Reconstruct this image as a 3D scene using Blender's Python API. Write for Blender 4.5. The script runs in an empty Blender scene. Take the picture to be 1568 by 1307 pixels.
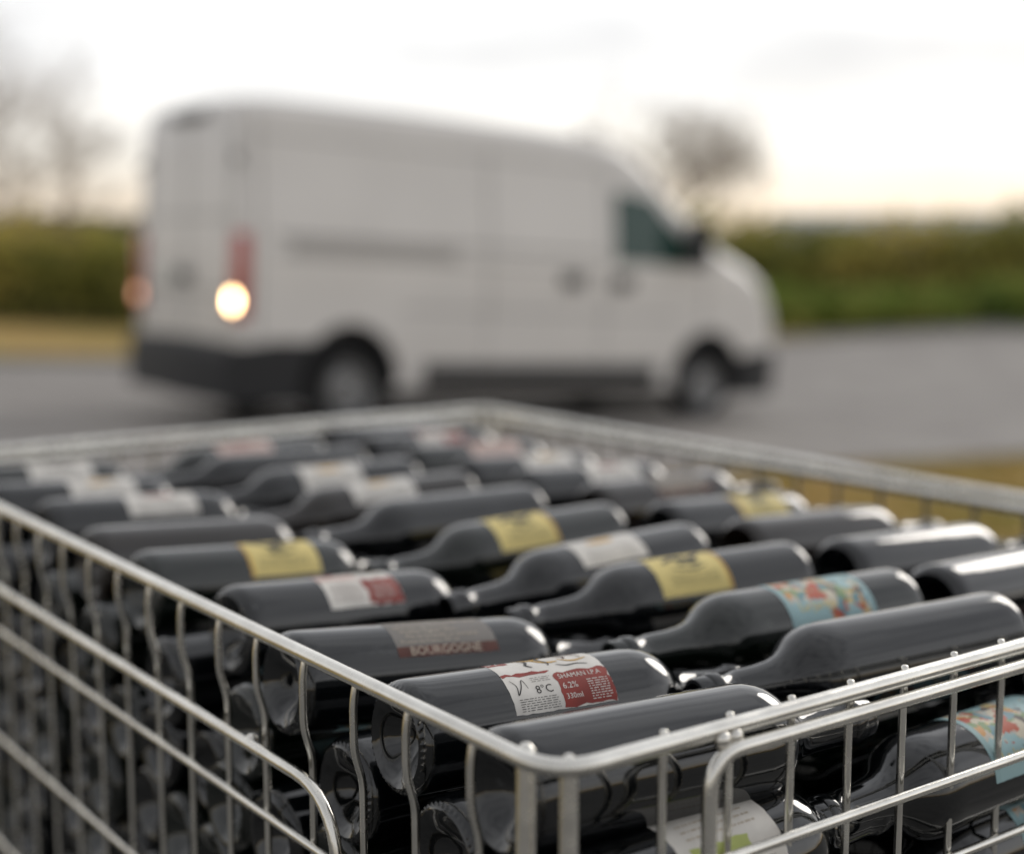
import bpy, bmesh, math, random
from mathutils import Vector, Matrix, noise
random.seed(7)
sc = bpy.context.scene
COL = sc.collection
rad = math.radians

# ------------------------------------------------------------ helpers
def link(o):
    COL.objects.link(o); return o
def empty(name, loc=(0,0,0)):
    e = bpy.data.objects.new(name, None); e.location = loc; return link(e)
def mesh_obj(name, bm, mats, parent=None, smooth=True, angle=40):
    me = bpy.data.meshes.new(name)
    if smooth and len(bm.faces) < 60000: bmesh.ops.recalc_face_normals(bm, faces=bm.faces)
    bm.to_mesh(me); bm.free()
    for m in mats: me.materials.append(m)
    if smooth:
        me.polygons.foreach_set('use_smooth', [True]*len(me.polygons))
        try: me.set_sharp_from_angle(angle=rad(angle))
        except Exception: pass
    o = bpy.data.objects.new(name, me); link(o)
    if parent: o.parent = parent
    return o

def mat(name, col=(.5,.5,.5), rough=.5, metal=0, spec=.5, coat=0, var=0.0, vscale=5, rvar=0.0, bump=0.0, bscale=50, emis=None, estr=0, col2=None, detail=4, bdist=.01):
    m = bpy.data.materials.new(name); m.use_nodes = True
    nt = m.node_tree; b = nt.nodes['Principled BSDF']
    b.inputs['Base Color'].default_value = (*col,1)
    b.inputs['Roughness'].default_value = rough
    b.inputs['Metallic'].default_value = metal
    b.inputs['Specular IOR Level'].default_value = spec
    b.inputs['Coat Weight'].default_value = coat
    b.inputs['Coat Roughness'].default_value = .08
    tc = nt.nodes.new('ShaderNodeTexCoord')
    if col2 is not None or var > 0:
        n = nt.nodes.new('ShaderNodeTexNoise'); n.inputs['Scale'].default_value = vscale; n.inputs['Detail'].default_value = detail
        nt.links.new(tc.outputs['Object'], n.inputs['Vector'])
        r = nt.nodes.new('ShaderNodeValToRGB')
        r.color_ramp.elements[0].position = .35; r.color_ramp.elements[1].position = .65
        if col2 is None: col2 = tuple(c*(1-var) for c in col)
        r.color_ramp.elements[0].color = (*col2,1); r.color_ramp.elements[1].color = (*col,1)
        nt.links.new(n.outputs['Fac'], r.inputs['Fac']); nt.links.new(r.outputs['Color'], b.inputs['Base Color'])
    if rvar > 0:
        n2 = nt.nodes.new('ShaderNodeTexNoise'); n2.inputs['Scale'].default_value = vscale*2.3; n2.inputs['Detail'].default_value = 6
        nt.links.new(tc.outputs['Object'], n2.inputs['Vector'])
        mr = nt.nodes.new('ShaderNodeMapRange'); mr.inputs['From Min'].default_value=.3; mr.inputs['From Max'].default_value=.7
        mr.inputs['To Min'].default_value = max(.02, rough-rvar); mr.inputs['To Max'].default_value = rough+rvar
        nt.links.new(n2.outputs['Fac'], mr.inputs['Value']); nt.links.new(mr.outputs['Result'], b.inputs['Roughness'])
    if bump > 0:
        n3 = nt.nodes.new('ShaderNodeTexNoise'); n3.inputs['Scale'].default_value = bscale; n3.inputs['Detail'].default_value = 5
        nt.links.new(tc.outputs['Object'], n3.inputs['Vector'])
        bp = nt.nodes.new('ShaderNodeBump'); bp.inputs['Strength'].default_value = bump; bp.inputs['Distance'].default_value = bdist
        nt.links.new(n3.outputs['Fac'], bp.inputs['Height']); nt.links.new(bp.outputs['Normal'], b.inputs['Normal'])
    if emis:
        b.inputs['Emission Color'].default_value = (*emis,1); b.inputs['Emission Strength'].default_value = estr
    return m

def fillet(pts, r, closed=False, n=6):
    pts = [Vector(p) for p in pts]; out = []
    N = len(pts)
    for i,p in enumerate(pts):
        if not closed and (i == 0 or i == N-1): out.append(p); continue
        a = pts[(i-1) % N]; c = pts[(i+1) % N]
        d1 = (a-p); d2 = (c-p)
        rr = min(r, d1.length*.49, d2.length*.49)
        q0 = p + d1.normalized()*rr; q2 = p + d2.normalized()*rr
        for k in range(n+1):
            u = k/n
            out.append(q0*((1-u)**2) + p*(2*u*(1-u)) + q2*(u*u))
    return out

def sweep(bm, pts, r, seg=8, closed=False, mi=0):
    pts = [Vector(p) for p in pts]; N = len(pts)
    rs = r if isinstance(r,(list,tuple)) else [r]*N
    rings = []; up = None
    for i,p in enumerate(pts):
        if closed: d = (pts[(i+1)%N]-pts[i-1])
        else: d = pts[min(i+1,N-1)]-pts[max(i-1,0)]
        d = d.normalized()
        if up is None:
            up = Vector((0,0,1)) if abs(d.z) < .9 else Vector((1,0,0))
        x = (up - d*up.dot(d)).normalized(); up = x; y = d.cross(x)
        rings.append([bm.verts.new(p + (x*math.cos(a)+y*math.sin(a))*rs[i]) for a in [2*math.pi*k/seg for k in range(seg)]])
    M = N if closed else N-1
    for i in range(M):
        A = rings[i]; B = rings[(i+1)%N]
        for k in range(seg):
            f = bm.faces.new((A[k],A[(k+1)%seg],B[(k+1)%seg],B[k])); f.material_index = mi
    if not closed:
        f = bm.faces.new(rings[0][::-1]); f.material_index = mi
        f = bm.faces.new(rings[-1]); f.material_index = mi

def add_box(bm, lo, hi, mi=0, bev=0):
    x0,y0,z0 = lo; x1,y1,z1 = hi
    vs = [bm.verts.new(p) for p in ((x0,y0,z0),(x1,y0,z0),(x1,y1,z0),(x0,y1,z0),(x0,y0,z1),(x1,y0,z1),(x1,y1,z1),(x0,y1,z1))]
    fs = [bm.faces.new([vs[i] for i in q]) for q in ((0,3,2,1),(4,5,6,7),(0,1,5,4),(1,2,6,5),(2,3,7,6),(3,0,4,7))]
    for f in fs: f.material_index = mi
    if bev > 0:
        es = list({e for f in fs for e in f.edges})
        r = bmesh.ops.bevel(bm, geom=es, offset=bev, segments=3, affect='EDGES', profile=.5)
        for f in r['faces']: f.material_index = mi

# ------------------------------------------------------------ terrain
SU = Vector((.81,.5864,0)).normalized(); NU = Vector((-SU.y,SU.x,0))
SB = [-1500,-600,-250,-120,-60,-30,-15,-8,-4,-2]+[i*.5 for i in range(0,29)]+[16,18,20,24,30,40,60,90,140,250,500,900,1500]
def _zf(s):
    s0 = 11.5; k = 1.0
    a = max(s,0)
    sm = a if a < s0-k else (s0 if a > s0+k else (a - (a-(s0-k))**2/(4*k)))
    e = min(a/4.5,1); e = e*e*(3-2*e)
    return -.0545*sm-.06*e
ZB = [_zf(s) for s in SB]
def zs(s):
    if s <= SB[0]: return ZB[0]
    for i in range(len(SB)-1):
        if SB[i] <= s <= SB[i+1]:
            u = (s-SB[i])/(SB[i+1]-SB[i]); return ZB[i]*(1-u)+ZB[i+1]*u
    return ZB[-1]
def gz(x,y): return zs(SU.x*x+SU.y*y)
def strip(name, nb, s0, s1, dz, m):
    bm = bmesh.new(); ss = [s for s in SB if s0 <= s <= s1]
    g = [[bm.verts.new((SU*s+NU*n)+Vector((0,0,zs(s)+dz))) for n in nb] for s in ss]
    for i in range(len(ss)-1):
        for j in range(len(nb)-1):
            bm.faces.new((g[i][j],g[i+1][j],g[i+1][j+1],g[i][j+1]))
    return mesh_obj(name, bm, [m], smooth=False)

def ground_mat():
    m = mat('grass_ground_mat', (.20,.17,.06), .95, spec=.1)
    nt = m.node_tree; b = nt.nodes['Principled BSDF']
    tc = nt.nodes.new('ShaderNodeTexCoord')
    n1 = nt.nodes.new('ShaderNodeTexNoise'); n1.inputs['Scale'].default_value=.35; n1.inputs['Detail'].default_value=6
    n2 = nt.nodes.new('ShaderNodeTexNoise'); n2.inputs['Scale'].default_value=9; n2.inputs['Detail'].default_value=8
    for n in (n1,n2): nt.links.new(tc.outputs['Object'], n.inputs['Vector'])
    r1 = nt.nodes.new('ShaderNodeValToRGB'); e=r1.color_ramp.elements
    e[0].position=.42; e[0].color=(.47,.33,.14,1); e[1].position=.68; e[1].color=(.32,.31,.09,1)
    nt.links.new(n1.outputs['Fac'], r1.inputs['Fac'])
    r2 = nt.nodes.new('ShaderNodeValToRGB'); e=r2.color_ramp.elements
    e[0].position=.35; e[0].color=(.6,.55,.5,1); e[1].position=.7; e[1].color=(1.25,1.2,1.1,1)
    nt.links.new(n2.outputs['Fac'], r2.inputs['Fac'])
    mx = nt.nodes.new('ShaderNodeMixRGB'); mx.blend_type='MULTIPLY'; mx.inputs['Fac'].default_value=1
    nt.links.new(r1.outputs['Color'], mx.inputs[1]); nt.links.new(r2.outputs['Color'], mx.inputs[2])
    nt.links.new(mx.outputs['Color'], b.inputs['Base Color'])
    return m
G = ground_mat()
strip('ground', [-1500,-500,-150,-50,-20,-8,-3,0,3,7.4,12,18,25,35,60,120,300,700,1500], -1500, 1500, 0, G)
asph = mat('asphalt_mat', (.34,.318,.295), .85, spec=.25, col2=(.27,.25,.235), vscale=1.2, detail=10, bump=.4, bscale=120)
strip('road', [7.4,12.5,18.0], -250, 500, .03, asph)
pave = mat('pavement_mat', (.19,.185,.175), .8, spec=.3, col2=(.13,.128,.122), vscale=2.5, detail=10, bump=.5, bscale=150)
strip('pavement', [-40,-10,0,3.3], -60, 60, .012, pave)
kerbm = mat('kerb_mat', (.28,.26,.23), .9, var=.3, vscale=8)
def kerb(n0,n1,hh=.12):
    bm = bmesh.new(); ss=[s for s in SB if -250<=s<=500]
    prof=[(n0,-.02),(n0,hh-.02),(n0+.02,hh),(n1,hh),(n1,-.02)]
    g=[[bm.verts.new(SU*s+NU*n+Vector((0,0,zs(s)+z))) for n,z in prof] for s in ss]
    for i in range(len(ss)-1):
        for j in range(len(prof)-1): bm.faces.new((g[i][j],g[i+1][j],g[i+1][j+1],g[i][j+1]))
    mesh_obj('kerb', bm, [kerbm], smooth=False)
kerb(18.0,18.15)
bm = bmesh.new()
for i in range(20000):
    s = random.uniform(-3,16); n = random.uniform(3.35,7.35)
    p = SU*s+NU*n; p.z = zs(s)
    a = random.uniform(0,6.28); h = random.uniform(.03,.11); w = .012
    d = Vector((math.cos(a)*w, math.sin(a)*w,0)); l = Vector((random.uniform(-.04,.04),random.uniform(-.04,.04),h))
    bm.faces.new([bm.verts.new(p-d),bm.verts.new(p+d),bm.verts.new(p+l)])
mesh_obj('grass', bm, [mat('grass_mat',(.56,.40,.17),.9,spec=.1,col2=(.34,.31,.09),vscale=1.2)], smooth=False)

# ------------------------------------------------------------ hedge / shrubs
def leaf_mass(name, boxes, count, size, m, core, seed=1):
    rnd = random.Random(seed); par = empty(name)
    bm = bmesh.new(); bc = bmesh.new()
    for (x0,x1,yc,hw,h,wob) in boxes:
        N = int((x1-x0)/.6); prev=None
        for i in range(N+1):
            x = x0+(x1-x0)*i/N
            hh = (h+noise.noise((x*.35,yc,seed))*wob*1.3+noise.noise((x*1.3,yc,seed+3))*wob*.6)*.78
            y = yc; g = gz(x,y)-.05
            ww = hw*.55
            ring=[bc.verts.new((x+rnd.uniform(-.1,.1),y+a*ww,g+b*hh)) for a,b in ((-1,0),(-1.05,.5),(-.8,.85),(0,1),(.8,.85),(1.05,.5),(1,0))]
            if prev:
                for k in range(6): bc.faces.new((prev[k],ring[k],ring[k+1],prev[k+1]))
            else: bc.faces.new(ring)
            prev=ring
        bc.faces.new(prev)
    tot = sum(b[1]-b[0] for b in boxes)
    for (x0,x1,yc,hw,h,wob) in boxes:
        for i in range(int(count*(x1-x0)/tot)):
            x = rnd.uniform(x0,x1)
            hh = h+noise.noise((x*.35,yc,seed))*wob*1.3+noise.noise((x*1.3,yc,seed+3))*wob*.6
            a = rnd.uniform(0,math.pi); rr = rnd.uniform(.78,1.08)
            y = yc+math.cos(a)*hw*rr; z = gz(x,yc)+(math.sin(a)**.45)*hh*rr*rnd.uniform(.15,1)**.35
            c = Vector((x,y,z))
            if noise.noise(c*.9) < -.25 and rnd.random()<.6: continue
            u = Vector((rnd.gauss(0,1),rnd.gauss(0,1),rnd.gauss(0,1))).normalized(); v = u.cross(Vector((rnd.gauss(0,1),rnd.gauss(0,1),rnd.gauss(0,1)))).normalized()
            s = size*rnd.uniform(.5,1.3)
            bm.faces.new([bm.verts.new(c+u*s),bm.verts.new(c+v*s*.5),bm.verts.new(c-u*s),bm.verts.new(c-v*s*.5)])
    mesh_obj('leaves', bm, [m], par, smooth=False); mesh_obj('twigs_core', bc, [core], par, smooth=False)
    return par
def leafmat(name,cols,scale,trans=.35):
    m=bpy.data.materials.new(name); m.use_nodes=True; nt=m.node_tree; b=nt.nodes['Principled BSDF']; out=nt.nodes['Material Output']
    tc=nt.nodes.new('ShaderNodeTexCoord'); n=nt.nodes.new('ShaderNodeTexNoise'); n.inputs['Scale'].default_value=scale; n.inputs['Detail'].default_value=6; n.inputs['Roughness'].default_value=.6
    nt.links.new(tc.outputs['Object'],n.inputs['Vector']); r=nt.nodes.new('ShaderNodeValToRGB'); e=r.color_ramp.elements
    e[0].position=.34; e[0].color=(*cols[0],1); e[1].position=.64; e[1].color=(*cols[2],1); q=e.new(.5); q.color=(*cols[1],1)
    nt.links.new(n.outputs['Fac'],r.inputs['Fac']); nt.links.new(r.outputs[0],b.inputs['Base Color']); b.inputs['Roughness'].default_value=.7; b.inputs['Specular IOR Level'].default_value=.2
    t=nt.nodes.new('ShaderNodeBsdfTranslucent'); nt.links.new(r.outputs[0],t.inputs['Color']); mx=nt.nodes.new('ShaderNodeMixShader'); mx.inputs[0].default_value=trans
    nt.links.new(b.outputs[0],mx.inputs[1]); nt.links.new(t.outputs[0],mx.inputs[2]); nt.links.new(mx.outputs[0],out.inputs['Surface']); return m
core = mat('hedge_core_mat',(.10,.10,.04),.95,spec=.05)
hm = leafmat('hedge_leaf_mat',((.13,.16,.04),(.34,.33,.08),(.58,.48,.14)),.40,.45)
leaf_mass('hedge', [(-34,-2,31,1.1,2.05,.35),(-2,45,32.5,1.2,2.3,.5)], 42000,.14,hm,core,3)
sm_ = leafmat('shrub_leaf_mat',((.14,.21,.05),(.28,.36,.08),(.44,.46,.13)),.7,.4)
leaf_mass('shrub', [(4.6,9.2,30.0,1.0,.80,.4)], 6000,.12,sm_,core,11)
leaf_mass('shrub', [(9.6,22,30.6,1.1,1.0,.4)], 12000,.12,sm_,core,15)

bm = bmesh.new(); rnd=random.Random(5)
for i in range(24000):
    x = rnd.uniform(-190,190); base = 4.2+2.4*noise.noise((x*.03,1,2))+1.6*noise.noise((x*.13,5,2))
    if x>20: base*=.62
    y = 190+rnd.uniform(-8,8); z = -.7+rnd.random()**.6*base
    c=Vector((x,y,z)); s=rnd.uniform(.3,.9)
    u=Vector((rnd.gauss(0,1),rnd.gauss(0,.4),rnd.gauss(0,1))).normalized(); v=u.cross(Vector((0,1,0.2))).normalized()
    bm.faces.new([bm.verts.new(c+u*s),bm.verts.new(c+v*s*.6),bm.verts.new(c-u*s),bm.verts.new(c-v*s*.6)])
mesh_obj('distant_tree_line', bm, [mat('distant_tree_mat',(.28,.27,.22),.9,spec=.05,col2=(.18,.18,.14),vscale=.08)], smooth=False)
bm = bmesh.new()
xs=[-900+i*30 for i in range(61)]
pv=None
for x in xs:
    h = 7+6*noise.noise((x*.004,0,9))+2*noise.noise((x*.02,3,9))
    r=[bm.verts.new((x,620,-2)),bm.verts.new((x,700,h*.8)),bm.verts.new((x,780,h)),bm.verts.new((x,900,-2))]
    if pv:
        for k in range(3): bm.faces.new((pv[k],r[k],r[k+1],pv[k+1]))
    pv=r
mesh_obj('hills', bm, [mat('hill_mat',(.30,.33,.32),.95,spec=.05,var=.3,vscale=.01)])
bld = empty('industrial_building',(36,105,-.65)); bld.rotation_euler=(0,0,rad(-12))
wallm=mat('cladding_mat',(.5,.5,.5),.6,var=.12,vscale=.5); roofm=mat('roof_mat',(.40,.41,.42),.5,var=.15,vscale=.4); dk=mat('window_dark_mat',(.03,.04,.05),.15)
bm=bmesh.new(); add_box(bm,(-17,-6,0),(17,6,2.6)); mesh_obj('walls',bm,[wallm],bld,False)
bm=bmesh.new()
a=[bm.verts.new(p) for p in ((-17.3,-6.3,2.62),(17.3,-6.3,2.62),(17.3,0,3.5),(-17.3,0,3.5),(-17.3,6.3,2.62),(17.3,6.3,2.62))]
bm.faces.new((a[0],a[1],a[2],a[3])); bm.faces.new((a[3],a[2],a[5],a[4])); bm.faces.new((a[0],a[3],a[4])); bm.faces.new((a[1],a[5],a[2])); bm.faces.new((a[0],a[4],a[5],a[1]))
mesh_obj('roof',bm,[roofm],bld,False)
bm=bmesh.new()
for i in range(8): add_box(bm,(-15+i*4,-6.06,1.1),(-13+i*4,-6.003,1.9))
add_box(bm,(-12.8,-6.08,0),(-11.2,-6.065,2.1))
mesh_obj('windows',bm,[dk],bld,False)

# ------------------------------------------------------------ bare trees
bark = mat('bark_mat',(.32,.24,.175),.9,spec=.1,var=.35,vscale=3)
def bare_tree(x,y,H,spread,seed,lev=6,twig=.006):
    rnd=random.Random(seed); bm=bmesh.new()
    def grow(p,d,L,r,l):
        pts=[p]; n=4 if l<3 else 3; q=p.copy(); dd=d.copy()
        for i in range(n):
            dd=(dd+Vector((rnd.gauss(0,.13),rnd.gauss(0,.13),rnd.gauss(0,.07)+.03))).normalized()
            q=q+dd*L/n; pts.append(q.copy())
        rr=[max(twig,r*(1-.42*i/n)) for i in range(n+1)]
        sweep(bm,pts,rr,seg=8 if l<2 else (5 if l<4 else 3))
        if l>=lev: return
        k = 3 if l<2 else rnd.choice((3,3,4))
        for i in range(k):
            ax=Vector((rnd.gauss(0,1),rnd.gauss(0,1),rnd.gauss(0,.5))); ax=(ax-dd*ax.dot(dd)).normalized()
            nd=(dd*math.cos(.62)+ax*math.sin(.62)*spread).normalized()
            nd.z=nd.z*.85+.08
            s=pts[-1] if i==0 else pts[rnd.choice((1,2,n,n))]
            grow(s.copy(),nd.normalized(),L*rnd.uniform(.62,.82),r*.55,l+1)
    base=Vector((0,0,-.05))
    sweep(bm,[base,Vector((.02,0,.4)),Vector((0,.03,H*.18))],[H*.020,H*.016,H*.014],seg=10)
    for i in range(3):
        a=rnd.uniform(0,6.28)+i*2.1
        grow(Vector((0,.03,H*.17)),Vector((math.cos(a)*.55,math.sin(a)*.55,1)).normalized(),H*.27,H*.011,1)
    o=mesh_obj('bare_tree',bm,[bark],smooth=False); o.location=(x,y,gz(x,y)); return o
bare_tree(3.2,35,6.2,1.15,21)
bare_tree(4.8,36,5.2,1.2,27,lev=6)
bare_tree(-13.0,40,8.2,1.1,33)
bare_tree(-17.2,44,9.5,1.1,38)
bare_tree(-4.2,47,5.0,1.0,40,lev=5)

# ------------------------------------------------------------ van
van = empty('delivery_van')
corner = Vector((-2.14,11.22,-.27)); van.location = corner+NU*1.025; van.location.z=-.322
van.rotation_euler=(0,rad(3.12),math.atan2(SU.y,SU.x)); van.scale=(1.0,1.0,1.05)
white=mat('van_paint',(.78,.755,.73),.32,coat=.4,var=.06,vscale=1.2,rvar=.08)
blk=mat('van_black_plastic',(.022,.023,.026),.6,var=.2,vscale=6)
glass=mat('van_glass',(.008,.05,.038),.05,spec=.6)
wind=mat('van_windscreen',(.10,.12,.12),.08,spec=1.0,coat=1)
tyre=mat('tyre_rubber',(.018,.018,.019),.85,var=.3,vscale=9)
hub=mat('wheel_steel',(.36,.36,.36),.45,metal=.5,var=.3,vscale=8)
redl=mat('tail_light_red',(.42,.03,.015),.2,coat=.6)
lampc=mat('lamp_clear',(.7,.7,.7),.1,coat=1)
seam=mat('panel_gap',(.13,.13,.13),.8)
def hwz(z):
    u=min(max((z-1.25)/1.3,0),1); u=u*u*(3-2*u)
    return 1.025-.115*u-.03*max(0,(.7-z)/.4)
def loft(stations, zb, off=0.0, glassr=None):
    bm=bmesh.new(); rings=[]; K=10
    for (x,zt,ws,r) in stations:
        half=[]
        for k in range(K+1):
            z=zb+(zt-r-zb)*k/K; half.append(((hwz(z)+off)*ws,z))
        w=(hwz(zt-r)+off)*ws
        for k in range(1,6):
            a=math.pi/2*k/5; half.append((w-r*(1-math.cos(a)),zt-r+r*math.sin(a)*.97))
        yy=half[-1][0]; half.append((yy*.5,zt+.012)); 
        full=[(-a,b) for a,b in half]+[(0,zt+.018)]+[(a,b) for a,b in half[::-1]]
        rings.append((x,[bm.verts.new((x,a,b)) for a,b in full]))
    n=len(rings[0][1])
    for i in range(len(rings)-1):
        x0,A=rings[i]; x1,B=rings[i+1]
        for k in range(n):
            k2=(k+1)%n
            f=bm.faces.new((A[k],B[k],B[k2],A[k2]))
            if glassr and glassr[0]-1e-4<=x0 and x1<=glassr[1]+1e-4 and K+3<=k<=n-K-5: f.material_index=1
    bm.faces.new(rings[0][1][::-1]); bm.faces.new(rings[-1][1])
    bmesh.ops.recalc_face_normals(bm,faces=bm.faces)
    return bm
ST=[(0,2.40,.975,.10),(.015,2.46,.99,.12),(.06,2.50,1,.14),(.35,2.53,1,.15),(1.5,2.54,1,.15),(3.0,2.53,1,.15),(3.5,2.51,1,.16),(3.88,2.47,1,.17),
(4.12,2.36,1,.17),(4.30,2.20,1,.16),(4.5,2.02,1,.14),(4.75,1.85,1,.13),(5.0,1.68,.995,.12),(5.15,1.59,.985,.12),(5.3,1.54,.975,.14),(5.5,1.48,.96,.16),(5.72,1.38,.94,.18),(5.89,1.22,.90,.2),(6.0,1.02,.85,.2),(6.04,.85,.79,.18)]
cuts=[]
WX=(1.0,4.98)
for wx in WX:
    for sd in (-1,1):
        me=bpy.data.meshes.new('c'); bmc=bmesh.new()
        bmesh.ops.create_cone(bmc,cap_ends=True,segments=40,radius1=.43,radius2=.43,depth=.46,matrix=Matrix.Translation((wx,sd*.97,.40))@Matrix.Rotation(math.pi/2,4,'X'))
        bmc.to_mesh(me); bmc.free(); me.materials.append(blk)
        co=bpy.data.objects.new('c',me); link(co); cuts.append(co)
def booled(name,bm,mats):
    me=bpy.data.meshes.new(name); bm.to_mesh(me); bm.free()
    for m in mats: me.materials.append(m)
    o=bpy.data.objects.new(name,me); link(o)
    for c in cuts:
        md=o.modifiers.new('b','BOOLEAN'); md.operation='DIFFERENCE'; md.object=c; md.solver='EXACT'
        try: md.material_mode='TRANSFER'
        except Exception: pass
    dg=bpy.context.evaluated_depsgraph_get(); dg.update()
    nm=bpy.data.meshes.new_from_object(o.evaluated_get(dg)); o.modifiers.clear(); o.data=nm
    nm.polygons.foreach_set('use_smooth',[True]*len(nm.polygons)); 
    try: nm.set_sharp_from_angle(angle=rad(35))
    except Exception: pass
    o.parent=van; return o
booled('body',loft(ST,.34,0,(4.30,5.15)),[white,wind])
booled('rear_bumper',loft([(-.10,.62,.94,.05),(-.08,.66,.98,.06),(-.02,.68,1,.05),(.3,.72,1,.04),(.86,.72,1,.04)],.25,.02),[blk])
booled('front_bumper',loft([(5.3,.60,.985,.04),(5.55,.66,.965,.05),(5.82,.70,.94,.06),(6.01,.70,.88,.07),(6.09,.66,.79,.07)],.25,.015),[blk])
for c in cuts: bpy.data.objects.remove(c)
bm=bmesh.new(); add_box(bm,(.1,-.72,.2),(5.6,.72,.36)); mesh_obj('underbody',bm,[blk],van,False)
bm=bmesh.new()
for sd in (-1,1):
    y0,y1=sorted((sd*1.0,sd*1.045))
    add_box(bm,(1.70,y0,.37),(4.30,y1,.55),bev=.012)
    add_box(bm,(3.14,min(sd*1.02,sd*1.06),1.20),(3.36,max(sd*1.02,sd*1.06),1.32),bev=.008)
    add_box(bm,(3.72,min(sd*1.02,sd*1.06),1.20),(3.94,max(sd*1.02,sd*1.06),1.32),bev=.008)
    for wx in WX:
        pts=[(wx+.445*math.cos(a),sd*1.012,.40+.445*math.sin(a)) for a in [math.pi*k/16 for k in range(17)]]
        sweep(bm,pts,.022,6)
    add_box(bm,(4.55,min(sd*1.08,sd*1.29),1.43),(4.70,max(sd*1.08,sd*1.29),1.85),bev=.03)
    sweep(bm,[(4.62,sd*1.0,1.5),(4.62,sd*1.1,1.52)],.025,6)
    sweep(bm,[(4.62,sd*.95,1.75),(4.62,sd*1.1,1.74)],.02,6)
mesh_obj('trim',bm,[blk],van)
def side_poly(bm,poly,sd,off=.006,mi=0,nz=6):
    TL,TR,BR,BL=poly; g=[]
    for j in range(nz+1):
        v=j/nz; row=[]
        for i in range(5):
            u=i/4
            x=(TL[0]*(1-u)+TR[0]*u)*(1-v)+(BL[0]*(1-u)+BR[0]*u)*v
            z=(TL[1]*(1-u)+TR[1]*u)*(1-v)+(BL[1]*(1-u)+BR[1]*u)*v
            row.append(bm.verts.new((x,sd*(hwz(z)+off),z)))
        g.append(row)
    for j in range(nz):
        for i in range(4): bm.faces.new((g[j][i],g[j][i+1],g[j+1][i+1],g[j+1][i])).material_index=mi
bm=bmesh.new()
for sd in (-1,1):
    side_poly(bm,((3.74,2.06),(4.20,2.02),(4.86,1.44),(3.74,1.44)),sd)
mesh_obj('door_window',bm,[glass],van)
bm=bmesh.new()
for sd in (-1,1):
    for x,za,zb_ in ((3.62,2.25,.58),(4.88,1.44,.9),(2.32,2.3,.58),(.14,2.35,.74)):
        side_poly(bm,((x,za),(x+.014,za),(x+.014,zb_),(x,zb_)),sd,.003)
    side_poly(bm,((.3,1.50),(3.55,1.50),(3.55,1.482),(.3,1.482)),sd,.003)
    side_poly(bm,((.3,1.36),(3.55,1.36),(3.55,1.348),(.3,1.348)),sd,.002)
    side_poly(bm,((1.5,.98),(4.5,.98),(4.5,.968),(1.5,.968)),sd,.002)
    side_poly(bm,((.15,2.24),(3.6,2.24),(3.6,2.228),(.15,2.228)),sd,.002)
mesh_obj('panel_gaps',bm,[seam],van)
bm=bmesh.new()
for sd in (-1,1):
    side_poly(bm,((.42,1.475),(2.0,1.475),(2.0,1.365),(.42,1.365)),sd,.005)
mesh_obj('side_moulding',bm,[mat('moulding_grey',(.48,.46,.44),.5)],van)
bm=bmesh.new()
add_box(bm,(-.006,-.006,.75),(.0,.006,2.36))
for z in (1.05,1.62): add_box(bm,(-.004,-.8,z),(.0,.8,z+.012))
for y in (-.86,.86): add_box(bm,(-.006,y-.005,.75),(0,y+.005,2.3))
mesh_obj('door_gaps',bm,[seam],van,False)
bm=bmesh.new()
add_box(bm,(-.03,-.10,1.12),(-.003,.16,1.22),bev=.008)
add_box(bm,(-.03,-.35,2.36),(.02,.35,2.43),bev=.01)
for y in (-.93,.93):
    for z in (.95,2.0): add_box(bm,(-.03,y-.04,z),(-.001,y+.04,z+.08),bev=.008)
mesh_obj('door_handle_and_hinges',bm,[blk],van)
bm=bmesh.new(); add_box(bm,(-.02,.25,1.10),(-.004,.75,1.21),bev=.004)
mesh_obj('license_plate',bm,[mat('plate_white',(.75,.75,.7),.4)],van)
bm=bmesh.new()
for sd in (-1,1):
    y0,y1=sorted((sd*.90,sd*1.032)); add_box(bm,(-.035,y0,.86),(.085,y1,1.50),bev=.02)
mesh_obj('tail_lights',bm,[redl],van)
for sd,st,cc in ((-1,22,(1,.66,.33)),(1,1.6,(1,.42,.28))):
    bm=bmesh.new()
    bmesh.ops.create_uvsphere(bm,u_segments=20,v_segments=12,radius=.062,matrix=Matrix.Translation((-.03,sd*.965,1.0))@Matrix.Diagonal((.35,1,1,1)))
    mesh_obj('lit_lamp',bm,[mat('lamp_lit',(1,.7,.4),.3,emis=cc,estr=st)],van)
bm=bmesh.new()
for sd in (-1,1):
    bmesh.ops.create_uvsphere(bm,u_segments=20,v_segments=12,radius=.2,matrix=Matrix.Translation((5.73,sd*.82,1.06))@Matrix.Diagonal((.95,.55,.9,1)))
mesh_obj('headlights',bm,[lampc],van)
bm=bmesh.new()
for z in (.78,.86): add_box(bm,(5.98,-.45,z),(6.07,.45,z+.04),bev=.01)
mesh_obj('grille',bm,[blk],van)
def lathe(bm,prof,seg,axis_fn,mi=0,closed=False):
    rings=[]
    for (a,r) in prof:
        if r<1e-6: rings.append([bm.verts.new(axis_fn(a,0,0))])
        else: rings.append([bm.verts.new(axis_fn(a,r,2*math.pi*k/seg)) for k in range(seg)])
    for i in range(len(rings)-1):
        A,B=rings[i],rings[i+1]
        for k in range(seg):
            k2=(k+1)%seg
            if len(A)==1: f=bm.faces.new((A[0],B[k],B[k2]))
            elif len(B)==1: f=bm.faces.new((A[k],B[0],A[k2]))
            else: f=bm.faces.new((A[k],B[k],B[k2],A[k2]))
            f.material_index=mi
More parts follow.
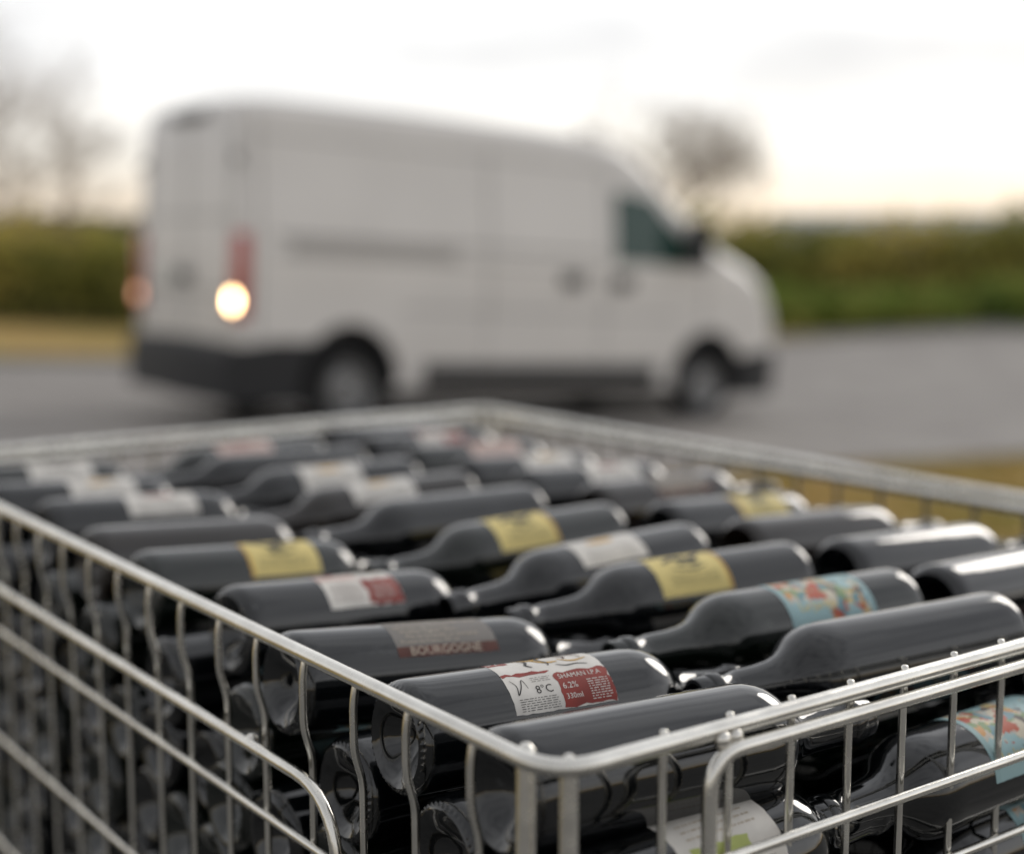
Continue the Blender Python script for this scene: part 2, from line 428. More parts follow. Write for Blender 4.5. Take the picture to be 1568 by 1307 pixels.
for wx in WX:
    for sd in (-1,1):
        fn=lambda a,r,t,wx=wx,sd=sd:(wx+r*math.cos(t),sd*(.99-a),.345+r*math.sin(t))
        bm=bmesh.new()
        lathe(bm,[(.03,.20),(.005,.215),(0,.26),(.01,.31),(.035,.338),(.07,.345),(.17,.345),(.205,.335),(.225,.30),(.225,.2),(.03,.2)],40,fn)
        lathe(bm,[(.012,.212),(.02,.2),(.05,.185),(.075,.15),(.05,.11),(.035,.07),(.02,.06),(.015,0)],40,fn,1)
        for k in range(10):
            a=2*math.pi*k/10
            bmesh.ops.create_cone(bm,cap_ends=True,segments=10,radius1=.018,radius2=.018,depth=.02,matrix=Matrix.Translation((wx+.15*math.cos(a),sd*(.99-.07),.345+.15*math.sin(a)))@Matrix.Rotation(math.pi/2,4,'X'))
        mesh_obj('wheel',bm,[tyre,hub],van)

# ------------------------------------------------------------ wire cage
CAMZ=1.24
F=Vector((.0226,.732,0)); FL=Vector((-.5925,.8056,0)); FR=Vector((.8056,.5925,0))
RIM=CAMZ-.28
def W(t,r,z): return F+FL*t+FR*r+Vector((0,0,z))
def C3(t,r,d): return W(t,r,RIM-d)
LT,LR=1.345,.905
zinc=mat('galvanised_wire',(.88,.86,.80),.24,metal=1.0,col2=(.72,.70,.65),vscale=28,detail=8,rvar=.07,bump=.03,bscale=250,bdist=.004)
cage=empty('wire_cage',F)
def cobj(name,bm,m=zinc,smooth=True,angle=50):
    o=mesh_obj(name,bm,[m],None,smooth,angle); o.parent=cage; o.matrix_parent_inverse=Matrix.Translation(-F); return o
bm=bmesh.new()
sweep(bm,fillet([C3(0,0,0),C3(0,LR,0),C3(LT,LR,0),C3(LT,0,0)],.03,True,8),.0053,16,True)
cobj('top_rim',bm)
DEPTH=.84
bm=bmesh.new()
sweep(bm,[C3(.02,LR-.002,.0128),C3(LT-.02,LR-.002,.0128)],.0072,10)
sweep(bm,[C3(LT-.002,.02,.0128),C3(LT-.002,LR-.02,.0128)],.0072,10)
for d,r in ((.134,.0032),(.256,.0032),(.378,.0032),(.50,.0032),(.62,.0032),(.73,.0032),(DEPTH,.006)):
    sweep(bm,fillet([C3(0,0,d),C3(0,LR,d),C3(LT,LR,d),C3(LT,0,d)],.025,True,5),r,8,True)
cobj('horizontal_wires',bm)
bm=bmesh.new()
g0,g1=.215,LT-.215
sweep(bm,fillet([C3(g0,-.010,.62),C3(g0,-.010,.08),C3(g1,-.010,.08),C3(g1,-.010,.62)],.055,False,9),.0043,12)
sweep(bm,fillet([C3(-.0072,.105,.5),C3(-.0072,.105,.0108),C3(-.0072,LR-.10,.0108),C3(-.0072,LR-.10,.5)],.024,False,8),.0047,12)
sweep(bm,[C3(-.009,.105,.074),C3(-.009,LR-.10,.074)],.0034,8)
sweep(bm,[C3(-.009,.105,.5),C3(-.009,LR-.10,.5)],.0034,8)
for (t,r,d,q) in ((-.003,.118,.005,.0058),(-.003,.128,.005,.0054),(.345,-.006,.079,.0050)):
    bmesh.ops.create_uvsphere(bm,u_segments=12,v_segments=8,radius=q,matrix=Matrix.Translation(C3(t,r,d)))
cobj('gate_frames',bm)
bm=bmesh.new(); rv=random.Random(3); WR=.0027
t=.075
while t<LT-.03:
    j=rv.uniform(-.003,.003); kk=rv.uniform(.03,.05)
    sweep(bm,fillet([C3(t+j,.0005,-.003),C3(t+j,-.003,.012),C3(t+j,-.003,kk),C3(t+j+.001,.004,kk+.022),C3(t+rv.uniform(-.002,.002),.005,DEPTH)],.008,False,4),WR,8)
    sweep(bm,[C3(t,LR+.004,-.001),C3(t,LR+.004,DEPTH)],WR,6)
    t+=.066
r=.080
while r<LR-.03:
    j=rv.uniform(-.0015,.0015)
    for tt in (.0054,LT+.0035):
        p=[C3(tt,r+j,-.0062),C3(tt,r+j,-.0054),C3(tt,r+j,-.003),C3(tt,r,.02),C3(tt,r+rv.uniform(-.002,.002),DEPTH)]
        sweep(bm,p,[WR*.5,WR*.9,WR,WR,WR],8)
    r+=.052
cobj('vertical_wires',bm)
bm=bmesh.new()
for (t,r,st,sr) in ((0,0,1,1),(LT,0,-1,1),(0,LR,1,-1),(LT,LR,-1,-1)):
    for a,b,q in ((.034,.0065,.0058),(.006,.014,.0052)):
        T=t+st*a; R=r+sr*b; p0=C3(T,R,-.006); p1=C3(T,R,DEPTH+.0)
        sweep(bm,[p0,p0-Vector((0,0,.003)),p0-Vector((0,0,.007)),p1],[q*.4,q*.85,q,q],12)
    T=t+st*.03; R=r+sr*.03; b=C3(T,R,DEPTH); g=Vector((b.x,b.y,gz(b.x,b.y)+.024))
    sweep(bm,[b,g],.022,12); sweep(bm,[g,g-Vector((0,0,.012))],.04,16)
cobj('corner_posts',bm)
bm=bmesh.new()
for k in range(1,26):
    t=LT*k/26; sweep(bm,[C3(t,0,DEPTH+.005),C3(t,LR,DEPTH+.005)],.0027,6)
for k in range(1,10):
    r=LR*k/10; sweep(bm,[C3(0,r,DEPTH+.011),C3(LT,r,DEPTH+.011)],.0035,6)
cobj('base_grid',bm)

# ------------------------------------------------------------ bottles
def glass_mat(name,c1,c2,ro):
    m=mat(name,c1,ro,spec=.62,coat=.45,rvar=.02,vscale=12,bump=.10,bscale=22,bdist=.004)
    nt=m.node_tree; b=nt.nodes['Principled BSDF']; b.inputs['Coat Roughness'].default_value=.02
    tc=nt.nodes.new('ShaderNodeTexCoord'); mp=nt.nodes.new('ShaderNodeMapping'); mp.inputs['Scale'].default_value=(.35,1,1)
    oi=nt.nodes.new('ShaderNodeObjectInfo'); ad=nt.nodes.new('ShaderNodeVectorMath'); ad.operation='ADD'
    nt.links.new(tc.outputs['Object'],mp.inputs['Vector']); nt.links.new(mp.outputs[0],ad.inputs[0]); nt.links.new(oi.outputs['Random'],ad.inputs[1])
    n=nt.nodes.new('ShaderNodeTexNoise'); n.inputs['Scale'].default_value=55; n.inputs['Detail'].default_value=9; n.inputs['Roughness'].default_value=.68
    nt.links.new(ad.outputs[0],n.inputs['Vector'])
    r=nt.nodes.new('ShaderNodeValToRGB'); e=r.color_ramp.elements; e[0].position=.60; e[0].color=(*c1,1); e[1].position=.80; e[1].color=(*c2,1)
    nt.links.new(n.outputs['Fac'],r.inputs['Fac']); nt.links.new(r.outputs[0],b.inputs['Base Color'])
    return m
GL=[glass_mat('dark_glass_black',(.003,.0038,.0045),(.055,.057,.06),.05),
    glass_mat('dark_glass_green',(.003,.0055,.0035),(.055,.06,.052),.055),
    glass_mat('dark_glass_brown',(.009,.005,.002),(.06,.05,.04),.055)]
def pap(n,c,v=.12,vs=40,r=.55): return mat(n,c,r,spec=.35,var=v,vscale=vs)
P_white=pap('paper_white',(.74,.71,.66),.16,55); P_red=pap('paper_red',(.29,.04,.03),.25,60); P_ochre=pap('paper_ochre',(.58,.34,.07)); P_black=pap('ink_black',(.03,.028,.028))
P_grey=pap('paper_grey',(.21,.195,.18),.15,30); P_tan=pap('ink_tan',(.54,.47,.38)); P_brown=pap('paper_brown',(.12,.04,.03),.3,60)
P_yell=pap('paper_yellow',(.76,.62,.24),.12,40); P_olive=pap('ink_olive',(.17,.15,.07)); P_green=pap('paper_green',(.44,.50,.15)); P_pink=pap('paper_pink',(.62,.46,.41))
def teal_mat():
    m=mat('paper_illustrated',(.2,.45,.5),.5,spec=.35); nt=m.node_tree; b=nt.nodes['Principled BSDF']
    tc=nt.nodes.new('ShaderNodeTexCoord'); nz=nt.nodes.new('ShaderNodeTexNoise'); nz.inputs['Scale'].default_value=34; nz.inputs['Detail'].default_value=5; nz.inputs['Roughness'].default_value=.6
    vo=nt.nodes.new('ShaderNodeTexVoronoi'); vo.inputs['Scale'].default_value=130
    nt.links.new(tc.outputs['Object'],nz.inputs['Vector'])
    mx=nt.nodes.new('ShaderNodeMixRGB'); mx.inputs['Fac'].default_value=.035; nt.links.new(tc.outputs['Object'],mx.inputs[1]); nt.links.new(nz.outputs['Color'],mx.inputs[2]); nt.links.new(mx.outputs[0],vo.inputs['Vector'])
    sp=nt.nodes.new('ShaderNodeSeparateColor'); nt.links.new(vo.outputs['Color'],sp.inputs[0])
    r=nt.nodes.new('ShaderNodeValToRGB'); r.color_ramp.interpolation='CONSTANT'; e=r.color_ramp.elements
    e[0].position=0; e[0].color=(.45,.09,.05,1); e[1].position=.18; e[1].color=(.55,.28,.09,1)
    for p,c in ((.30,(.60,.55,.44)),(.46,(.20,.30,.15)),(.60,(.14,.28,.33)),(.74,(.60,.48,.22)),(.86,(.07,.06,.06)),(.93,(.5,.46,.4))):
        q=e.new(p); q.color=(*c,1)
    nt.links.new(sp.outputs[0],r.inputs['Fac'])
    th=nt.nodes.new('ShaderNodeMath'); th.operation='GREATER_THAN'; th.inputs[1].default_value=.47; nt.links.new(nz.outputs['Fac'],th.inputs[0])
    m2=nt.nodes.new('ShaderNodeMixRGB'); m2.inputs[1].default_value=(.32,.48,.50,1); nt.links.new(th.outputs[0],m2.inputs['Fac']); nt.links.new(r.outputs['Color'],m2.inputs[2])
    nt.links.new(m2.outputs[0],b.inputs['Base Color']); return m
P_teal=teal_mat(); P_blue=pap('paper_blue',(.32,.48,.50),.1)
PAL=[P_white,P_red,P_ochre,P_black,P_grey,P_tan,P_brown,P_yell,P_olive,P_green,P_pink,P_teal,P_blue]
IX={m.name:i+1 for i,m in enumerate(PAL)}
def ix(m): return IX[m.name]
R0=.0378
PROF=[(.020,0),(.019,.006),(.014,.014),(.007,.021),(.003,.0255),(.0012,.0285),(.0,.0305),(.0,.0318),(.0012,.0335),(.0032,.0352),(.0062,.0368),(.011,.0376),(.018,R0),
(.06,R0),(.12,R0),(.180,R0),(.188,.0375),(.195,.0365),(.202,.0343),(.208,.0311),(.2135,.0270),(.219,.0226),(.226,.0188),(.235,.0166),(.248,.0153),(.266,.0146),(.2785,.0142),(.2795,.0152),(.281,.0157),(.287,.0157),(.2885,.0150),(.289,.0142),(.298,.0139),(.2995,.0132),(.2998,.0105),(.292,.0095),(.27,.0092),(.265,0)]
def bottle_geo(bm,seg=96,rs=1.0,ls=1.0,knurl=True):
    rings=[]
    for (a,r) in PROF:
        a*=ls; r*=rs
        if r<1e-6: rings.append([bm.verts.new((a,0,0))]); continue
        ring=[]
        for k in range(seg):
            rr=r; aa=a
            if knurl and .031*rs<r<.0362*rs and a<.006 and k%2==0: aa+=.0009; rr-=.0006
            th=2*math.pi*k/seg; ring.append(bm.verts.new((aa,rr*math.sin(th),rr*math.cos(th))))
        rings.append(ring)
    for i in range(len(rings)-1):
        A,B=rings[i],rings[i+1]
        for k in range(seg):
            k2=(k+1)%seg
            if len(A)==1: bm.faces.new((A[0],B[k],B[k2]))
            elif len(B)==1: bm.faces.new((A[k],B[0],A[k2]))
            else: bm.faces.new((A[k],B[k],B[k2],A[k2]))
def patch(bm,a0,a1,t0,t1,mi,lay,D,rs,jit=0,seed=0):
    na=max(1,int((a1-a0)/.004)); nt_=max(2,int((t1-t0)/4)); R=(R0+.00012*lay)*rs; rnd=random.Random(seed); g=[]
    for i in range(na+1):
        row=[]
        for j in range(nt_+1):
            a=a0+(a1-a0)*i/na; th=rad(t0+(t1-t0)*j/nt_)
            if jit and i in (0,na): a+=rnd.uniform(-jit,jit)
            if jit and j in (0,nt_): th+=rnd.uniform(-jit,jit)/R
            row.append(bm.verts.new((a,-D*R*math.sin(th),R*math.cos(th))))
        g.append(row)
    for i in range(na):
        for j in range(nt_):
            q=(g[i][j],g[i+1][j],g[i+1][j+1],g[i][j+1])
            bm.faces.new(q if D<0 else q[::-1]).material_index=mi
_tc={}
def text_data(s):
    if s in _tc: return _tc[s]
    cu=bpy.data.curves.new('t','FONT'); cu.body=s; cu.size=1; cu.resolution_u=2
    o=bpy.data.objects.new('t',cu); link(o); dg=bpy.context.evaluated_depsgraph_get(); dg.update()
    me=o.evaluated_get(dg).to_mesh(); d=([tuple(v.co) for v in me.vertices],[tuple(p.vertices) for p in me.polygons])
    bpy.data.objects.remove(o); _tc[s]=d; return d
def text(bm,s,a0,th0,size,mi,lay,D,rs):
    vs,fs=text_data(s); R=(R0+.00012*lay)*rs
    out=[]
    for x,y,_ in vs:
        a=a0+D*x*size; th=rad(th0)-y*size/R
        out.append(bm.verts.new((a,-D*R*math.sin(th),R*math.cos(th))))
    for f in fs:
        try: bm.faces.new([out[i] for i in f]).material_index=mi
        except Exception: pass
def stroke(bm,pts,w,mi,lay,D,rs):
    R=(R0+.00012*lay)*rs; L=[];Rr=[]
    P=[Vector((a,rad(t_)*R)) for a,t_ in pts]; S_=[]
    for i in range(len(P)-1):
        p0=P[max(i-1,0)];p1=P[i];p2=P[i+1];p3=P[min(i+2,len(P)-1)]
        for k in range(5):
            u=k/5; S_.append(.5*((2*p1)+(p2-p0)*u+(2*p0-5*p1+4*p2-p3)*u*u+(3*p1-p0-3*p2+p3)*u**3))
    S_.append(P[-1])
    for i,p in enumerate(S_):
        d=S_[min(i+1,len(S_)-1)]-S_[max(i-1,0)]; d=d.normalized() if d.length>0 else Vector((1,0))
        n=Vector((-d.y,d.x))*w*(.25+.75*math.sin(math.pi*(i+.6)/(len(S_)+.2)))
        for S,k in ((L,1),(Rr,-1)):
            c=p+n*k; th=c.y/R; S.append(bm.verts.new((c.x,-D*R*math.sin(th),R*math.cos(th))))
    for i in range(len(L)-1): bm.faces.new((L[i],L[i+1],Rr[i+1],Rr[i])).material_index=mi
def lines(bm,a0,a1,t0,t1,n,mi,lay,D,rs,seed=0,th=2.2):
    rnd=random.Random(seed)
    for k in range(n):
        t=t0+(t1-t0)*(k+.5)/n; a=a0
        while a<a1:
            w=rnd.uniform(.0012,.005); b=min(a+w,a1)
            if b-a>.0008: patch(bm,a,b,t-th/2,t+th/2,mi,lay,D,rs)
            a=b+rnd.uniform(.0007,.0014)
def label(bm,kind,D,rs,c=0,seed=0):
    rnd=random.Random(seed)
    if kind=='shaman':
        a0,a1=.070,.152; t0,t1=c-45,c+66
        patch(bm,a0,a1,t0,t1,ix(P_white),1,D,rs,.0003,seed)
        patch(bm,a0+.0004,a0+.017,c-44,c-4,ix(P_red),2,D,rs,.0008,1)
        patch(bm,.109,a1-.0006,c+25,c+65,ix(P_red),2,D,rs,.0010,2)
        patch(bm,a0+.0006,.1085,c+19,c+23,ix(P_red),2,D,rs,.0012,3)
        text(bm,'PA',a0+.003,c-8,.010,ix(P_white),3,D,rs)
        text(bm,'SHAMAN I.P.A',.1115,c+34,.0056,ix(P_white),3,D,rs)
        text(bm,'6.2%',.1115,c+46,.0065,ix(P_white),3,D,rs)
        text(bm,'330ml',.1115,c+57,.0055,ix(P_white),3,D,rs)
        lines(bm,.132,.149,c+38,c+62,9,ix(P_white),3,D,rs,5,.9)
        text(bm,'8°C',.090,c+47,.0085,ix(P_black),3,D,rs)
        lines(bm,.075,.1055,c+50,c+64,6,ix(P_black),3,D,rs,7,.6)
        stroke(bm,[(.074,c+28),(.077,c+36),(.076,c+46),(.080,c+38),(.083,c+29),(.085,c+40)],.0004,ix(P_black),3,D,rs)
        lines(bm,.090,.1055,c+27,c+34,3,ix(P_grey),3,D,rs,9,.6)
        stroke(bm,[(.093,c-18),(.098,c-12),(.104,c-8),(.110,c-10),(.116,c-14)],.0016,ix(P_ochre),3,D,rs)
        stroke(bm,[(.104,c-8),(.108,c+0),(.114,c+5),(.122,c+5)],.0013,ix(P_ochre),3,D,rs)
        stroke(bm,[(.109,c-24),(.111,c-14),(.110,c-4),(.113,c+6),(.112,c+12)],.0008,ix(P_black),4,D,rs)
        stroke(bm,[(.096,c-10),(.099,c-2),(.096,c+6),(.099,c+12)],.0010,ix(P_black),4,D,rs)
        stroke(bm,[(.120,c-20),(.127,c-14),(.135,c-12),(.143,c-4),(.140,c+8)],.0007,ix(P_tan),3,D,rs)
        stroke(bm,[(.124,c+0),(.130,c+7),(.137,c+8),(.146,c+4)],.0010,ix(P_ochre),3,D,rs)
        stroke(bm,[(.126,c-10),(.131,c-5),(.129,c+2)],.0009,ix(P_brown),4,D,rs)
        stroke(bm,[(.118,c+12),(.125,c+16),(.134,c+15),(.142,c+18)],.0006,ix(P_black),3,D,rs)
        stroke(bm,[(.134,c-22),(.139,c-16),(.146,c-14)],.0008,ix(P_red),3,D,rs)
    elif kind=='grey':
        a0,a1=.078,.164; patch(bm,a0,a1,c-60,c+58,ix(P_grey),1,D,rs,.0002,seed)
        patch(bm,a0,a1,c+45,c+58,ix(P_brown),2,D,rs,.0003,2)
        for k,(tt,s_) in enumerate(((-14,'Cuvée des Artistes'),(-4,'Les Grands Vins du Sud'),(8,'MAISON FONDÉE 1894'),(17,'Sélection de la Cave'),(26,'Vieilles Vignes 2021'),(34,'Mis en bouteille au domaine'),(41,'Produit de France 13% vol'))):
            text(bm,s_,(a0+.005+(k%3)*.003 if D>0 else a1-.005),c+tt,(.0058,.0062,.0068)[k%3]*(.8 if k>4 else 1),ix(P_tan),3,D,rs)
        text(bm,'BOURGOGNE',(a0+.010 if D>0 else a1-.010),c+56,.0098,ix(P_tan),3,D,rs)
    elif kind=='yellow':
        a0,a1=.095,.168; patch(bm,a0,a1,c-70,c+75,ix(P_yell),1,D,rs,.0003,seed)
        patch(bm,a0+.024,a0+.044,c+14,c+32,ix(P_olive),2,D,rs,.003,seed)
        stroke(bm,[(a0+.014,c+2),(a0+.030,c+18),(a0+.044,c+10),(a0+.058,c+22)],.0036,ix(P_black),3,D,rs)
        stroke(bm,[(a0+.018,c+34),(a0+.035,c+40),(a0+.054,c+34)],.0016,ix(P_olive),3,D,rs)
        lines(bm,a0+.010,a0+.062,c+44,c+62,4,ix(P_olive),2,D,rs,seed,1.6)
        patch(bm,a0,a0+.003,c-70,c+75,ix(P_ochre),2,D,rs)
    elif kind=='whitered':
        a0,a1=.078,.152; patch(bm,a0,a1,c-66,c+68,ix(P_white),1,D,rs,.0003,seed)
        patch(bm,a0+.0006,a0+.022,c-30,c+4,ix(P_red),2,D,rs,.0012,seed)
        patch(bm,a0+.040,a1-.0006,c+24,c+66,ix(P_red),2,D,rs,.0014,seed)
        patch(bm,a0+.0006,a0+.039,c+8,c+22,ix(P_pink),2,D,rs,.001,seed)
        stroke(bm,[(a0+.03,c-20),(a0+.045,c-8),(a0+.058,c+6),(a0+.066,c+14)],.0014,ix(P_tan),3,D,rs)
        lines(bm,a0+.046,a1-.006,c+32,c+60,7,ix(P_white),3,D,rs,seed,1.1)
        lines(bm,a0+.006,a0+.036,c+30,c+60,7,ix(P_brown),3,D,rs,seed,1.0)
    elif kind=='teal':
        a0,a1=.060,.150; patch(bm,a0,a1,c-75,c+78,ix(P_teal),1,D,rs,.0002,seed)
        patch(bm,a0,a0+.006,c-75,c+78,ix(P_blue),2,D,rs); patch(bm,a1-.006,a1,c-75,c+78,ix(P_blue),2,D,rs)
        text(bm,'Le Jardin',a0+(.02 if D>0 else .078),c+60,.011,ix(P_yell),3,D,rs)
    elif kind in('white','pink','green'):
        base={'white':P_white,'pink':P_pink,'green':P_white}[kind]
        a0,a1=.085,.165; patch(bm,a0,a1,c-64,c+64,ix(base),1,D,rs,.0003,seed)
        lines(bm,a0+.012,a1-.012,c-20,c+6,3,ix(rnd.choice((P_tan,P_grey,P_brown))),2,D,rs,seed,2.4)
        if kind=='green': patch(bm,a0+.01,a0+.055,c+12,c+34,ix(P_green),2,D,rs,.001,seed)
        else: patch(bm,a0+.025,a0+.055,c+14,c+24,ix(rnd.choice((P_red,P_ochre,P_grey))),2,D,rs,.002,seed)
        lines(bm,a0+.01,a1-.01,c+36,c+60,6,ix(P_grey),2,D,rs,seed+3,1.0)
def orient(b,n,roll=0):
    X=(n-b).normalized(); Z=Vector((0,0,1)); Z=(Z-X*Z.dot(X)).normalized(); Y=Z.cross(X)
    M=Matrix((X,Y,Z)).transposed().to_4x4(); M=Matrix.Translation(b)@M@Matrix.Rotation(roll,4,'X'); return M
def PH(t,r,h): return W(t,r,CAMZ-h)
cnt=[0]
def bottle(b,n,kind=None,c=0,g=0,rs=1,ls=1,seg=96):
    cnt[0]+=1; D=1 if n[1]>b[1] else -1
    bm=bmesh.new(); bottle_geo(bm,seg,rs,ls)
    for f in bm.faces: f.material_index=0
    bmesh.ops.recalc_face_normals(bm,faces=bm.faces)
    if kind: label(bm,kind,D,rs,c,cnt[0])
    me=bpy.data.meshes.new('wine_bottle'); bm.to_mesh(me); bm.free()
    me.materials.append(GL[g]); [me.materials.append(p) for p in PAL]
    me.polygons.foreach_set('use_smooth',[True]*len(me.polygons))
    try: me.set_sharp_from_angle(angle=rad(50))
    except Exception: pass
    o=bpy.data.objects.new('wine_bottle',me); link(o); o.matrix_world=orient(PH(*b),PH(*n)); return o
bottle((.073,.014,.318),(.058,.31,.328),None,0,0,1.03)
bottle((.186,.016,.318),(.172,.31,.332),'shaman',0,0,1.0)
bottle((.333,.012,.318),(.316,.31,.345),'grey',-2,0,1.0,1.03)
bottle((.490,.045,.320),(.505,.34,.342),'whitered',-6,0,.99)
bottle((.652,.035,.319),(.655,.33,.340),'yellow',-6,1,1.0)
bottle((.781,.037,.319),(.79,.335,.338),None,0,2,1.0)
bottle((.950,.050,.318),(.952,.345,.335),'white',-6,0,1.0)
bottle((1.10,.040,.320),(1.105,.338,.338),'white',0,0,1.0)
bottle((1.245,.040,.320),(1.245,.338,.335),'white',5,1,1.0)
r2=[(.103,.53,.140,None,0,0),(.205,.532,.232,'teal',-8,1),(.330,.538,.372,'yellow',-6,0),(.456,.525,.442,'white',-10,0),(.587,.534,.585,'yellow',-4,1),(.722,.531,.712,None,0,0),
    (.850,.53,.865,'white',-5,2),(.975,.53,.985,'white',5,0),(1.10,.53,1.13,None,0,0),(1.225,.53,1.20,'pink',0,1)]
for (t,r,tn,k,c,g) in r2: bottle((t,r,.318),(tn,r-.298,.312+random.uniform(0,.01)),k,c,g,random.uniform(.97,1.02),seg=64)
r3=[(.085,.580,.09,'whitered',12,0),(.195,.560,.20,None,0,0),(.315,.577,.305,None,0,0),(.440,.575,.43,None,0,2),(.556,.575,.56,'yellow',-2,0),(.682,.585,.69,'grey',0,2),
    (.810,.58,.80,'white',-6,0),(.935,.58,.94,'white',0,0),(1.06,.58,1.05,'pink',0,1),(1.175,.58,1.18,'whitered',0,0),(1.29,.58,1.285,None,0,0)]
for (t,r,tn,k,c,g) in r3: bottle((t,r,.318),(tn,r+.298,.322+random.uniform(0,.012)),k,c,g,random.uniform(.97,1.02),seg=64)
l2=[.036,.13,.26,.41,.57,.716,.865,1.025,1.172,1.302]
for i,t in enumerate(l2):
    k='green' if i==0 else random.choice((None,'white',None))
    bottle((t,.012+random.uniform(0,.012),.385 if i==0 else .377),(t+random.uniform(-.008,.008),.31,.385),k,26 if i==0 else 0,random.choice((0,0,1)),1.0)
m2=[.040,.155,.268,.393,.522,.655,.786,.912,1.037,1.162,1.29]
for i,t in enumerate(m2):
    k='teal' if i==0 else random.choice((None,'white','yellow'))
    bottle((t,.535,.378),(t+random.uniform(-.006,.006),.238,.378),k,6,random.choice((0,1)),1.0,seg=64)
m3=[.040,.14,.255,.378,.498,.619,.746,.872,.998,1.118,1.232]
for i,t in enumerate(m3):
    bottle((t,.58,.378),(t+random.uniform(-.006,.006),.878,.380),random.choice((None,'white','whitered')),6,0,1.0,seg=64)
pile=empty('wine_bottle_pile',F)
variants=[]
for k,g in ((None,0),(None,1),('white',0),('teal',0),('green',1)):
    for D in (1,-1):
        bm=bmesh.new(); bottle_geo(bm,48)
        bmesh.ops.recalc_face_normals(bm,faces=bm.faces)
        if k: label(bm,k,D,1,20,len(variants))
        me=bpy.data.meshes.new('bottle'); bm.to_mesh(me); bm.free(); me.materials.append(GL[g]); [me.materials.append(p) for p in PAL]
        me.polygons.foreach_set('use_smooth',[True]*len(me.polygons)); variants.append((D,me))
rp=random.Random(12)
for j in range(10):
    h=.442+.0652*j
    for row in range(3):
        t=.038+(.039 if j%2 else 0)
        while t<LT-.03:
            if row==0: b=(t,.010+rp.uniform(0,.022),h); n=(t+rp.uniform(-.006,.006),.31,h+rp.uniform(-.004,.004))
            elif row==1: b=(t,.575,h); n=(t,.277,h)
            else: b=(t,.585,h); n=(t,.882,h)
            D=1 if n[1]>b[1] else -1
            me=rp.choice([m for d,m in variants if d==D])
            o=bpy.data.objects.new('bottle',me); link(o); o.parent=pile; o.matrix_parent_inverse=Matrix.Translation(-F)
            o.matrix_basis=orient(PH(*b),PH(*n))
            t+=.0772+rp.uniform(0,.0028)

# ------------------------------------------------------------ world, sun
w=bpy.data.worlds.new('World'); sc.world=w; w.use_nodes=True; nt=w.node_tree
bg=nt.nodes['Background']; bg.inputs['Strength'].default_value=.15
AZ=math.atan2(.9,.75)
SEL=rad(24)
sky=nt.nodes.new('ShaderNodeTexSky'); sky.sky_type='NISHITA'; sky.sun_disc=False; sky.sun_elevation=SEL; sky.sun_rotation=math.pi/2-AZ
tc=nt.nodes.new('ShaderNodeTexCoord'); mp=nt.nodes.new('ShaderNodeMapping'); mp.inputs['Scale'].default_value=(1,1,3.6); mp.inputs['Location'].default_value=(.35,.2,.1)
nt.links.new(tc.outputs['Generated'],mp.inputs['Vector'])
nz=nt.nodes.new('ShaderNodeTexNoise'); nz.inputs['Scale'].default_value=3.4; nz.inputs['Detail'].default_value=7; nz.inputs['Roughness'].default_value=.5
nt.links.new(mp.outputs[0],nz.inputs['Vector'])
cr=nt.nodes.new('ShaderNodeValToRGB'); e=cr.color_ramp.elements
e[0].position=.34; e[0].color=(.69,.69,.70,1); e[1].position=.60; e[1].color=(1.0,1.0,1.0,1)
q=e.new(.46); q.color=(.87,.87,.875,1)
nt.links.new(nz.outputs['Fac'],cr.inputs['Fac'])
sep=nt.nodes.new('ShaderNodeSeparateXYZ'); nt.links.new(tc.outputs['Generated'],sep.inputs[0])
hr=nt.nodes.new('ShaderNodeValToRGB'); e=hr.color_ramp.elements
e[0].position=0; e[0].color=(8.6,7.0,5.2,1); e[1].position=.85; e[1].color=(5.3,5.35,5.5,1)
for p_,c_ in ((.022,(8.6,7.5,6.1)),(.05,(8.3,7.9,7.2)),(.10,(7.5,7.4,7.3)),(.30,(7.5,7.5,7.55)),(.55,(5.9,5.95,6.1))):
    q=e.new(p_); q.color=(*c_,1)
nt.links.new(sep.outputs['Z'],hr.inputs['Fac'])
ml=nt.nodes.new('ShaderNodeMixRGB'); ml.blend_type='MULTIPLY'; ml.inputs['Fac'].default_value=1
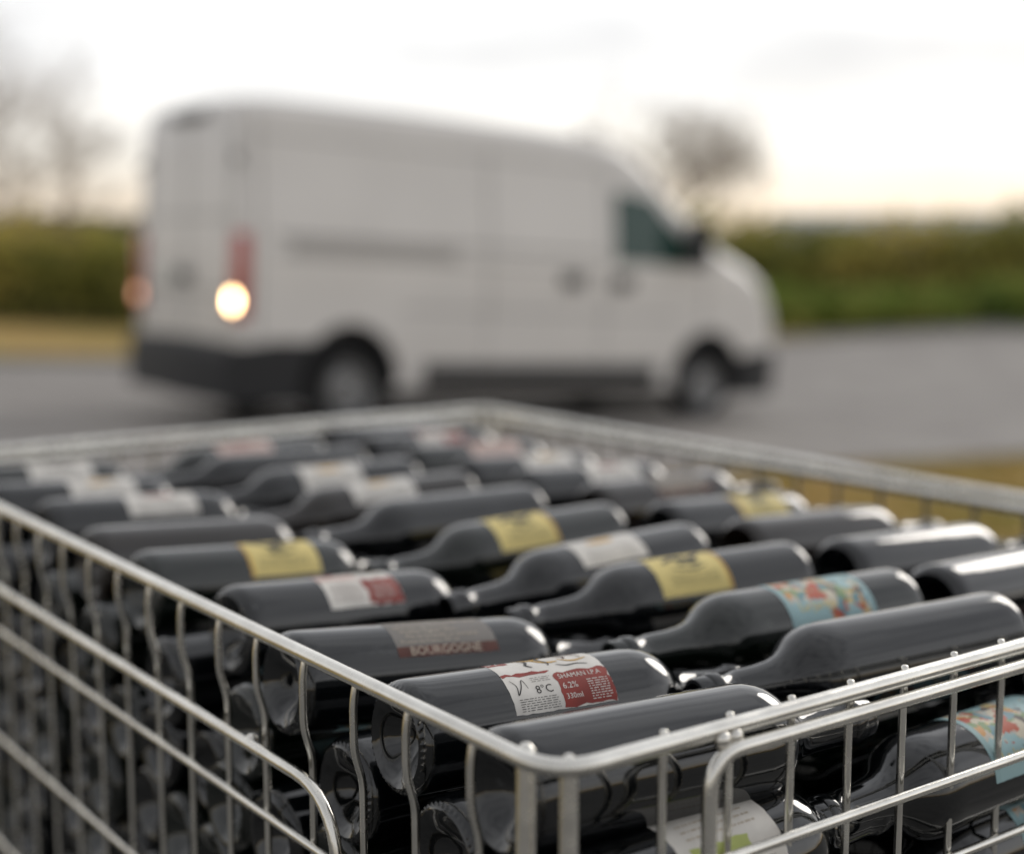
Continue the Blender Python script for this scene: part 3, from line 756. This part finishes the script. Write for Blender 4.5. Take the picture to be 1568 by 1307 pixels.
nt.links.new(cr.outputs[0],ml.inputs[1]); nt.links.new(hr.outputs[0],ml.inputs[2])
fx=nt.nodes.new('ShaderNodeMixRGB'); fx.inputs['Fac'].default_value=.94
nt.links.new(sky.outputs[0],fx.inputs[1]); nt.links.new(ml.outputs[0],fx.inputs[2])
# added scaling: sky brighter toward the low sun, dimmed opposite to darken bottle reflections
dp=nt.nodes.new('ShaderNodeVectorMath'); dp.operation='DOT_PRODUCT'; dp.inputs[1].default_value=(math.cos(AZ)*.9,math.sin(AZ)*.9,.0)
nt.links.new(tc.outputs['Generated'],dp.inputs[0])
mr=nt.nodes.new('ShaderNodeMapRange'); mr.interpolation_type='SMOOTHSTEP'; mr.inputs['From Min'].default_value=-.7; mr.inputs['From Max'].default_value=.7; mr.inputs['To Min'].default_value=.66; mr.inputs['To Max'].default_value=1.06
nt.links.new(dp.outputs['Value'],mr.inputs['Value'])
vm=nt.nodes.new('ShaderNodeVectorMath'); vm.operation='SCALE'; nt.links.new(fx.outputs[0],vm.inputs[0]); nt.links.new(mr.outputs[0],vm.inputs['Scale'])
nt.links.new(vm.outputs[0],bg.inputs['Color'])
sl=bpy.data.lights.new('sun','SUN'); sl.energy=1.1; sl.angle=rad(24); sl.color=(1,.94,.86)
so=link(bpy.data.objects.new('sun',sl))
sd=Vector((math.cos(AZ)*math.cos(SEL),math.sin(AZ)*math.cos(SEL),math.sin(SEL)))
so.rotation_euler=sd.to_track_quat('Z','Y').to_euler(); so.location=(0,0,30)

# ------------------------------------------------------------ camera
cd=bpy.data.cameras.new('camera'); cam=link(bpy.data.objects.new('camera',cd)); sc.camera=cam
cam.location=(0,0,CAMZ); cam.rotation_euler=(rad(90-7.53),0,0)
cd.sensor_width=36; cd.lens=51.27; cd.clip_start=.02; cd.clip_end=5000
cd.dof.use_dof=True; cd.dof.focus_distance=.94; cd.dof.aperture_fstop=2.3
sc.view_settings.view_transform='Standard'; sc.view_settings.look='None'; sc.view_settings.exposure=0
print('bottles',cnt[0])
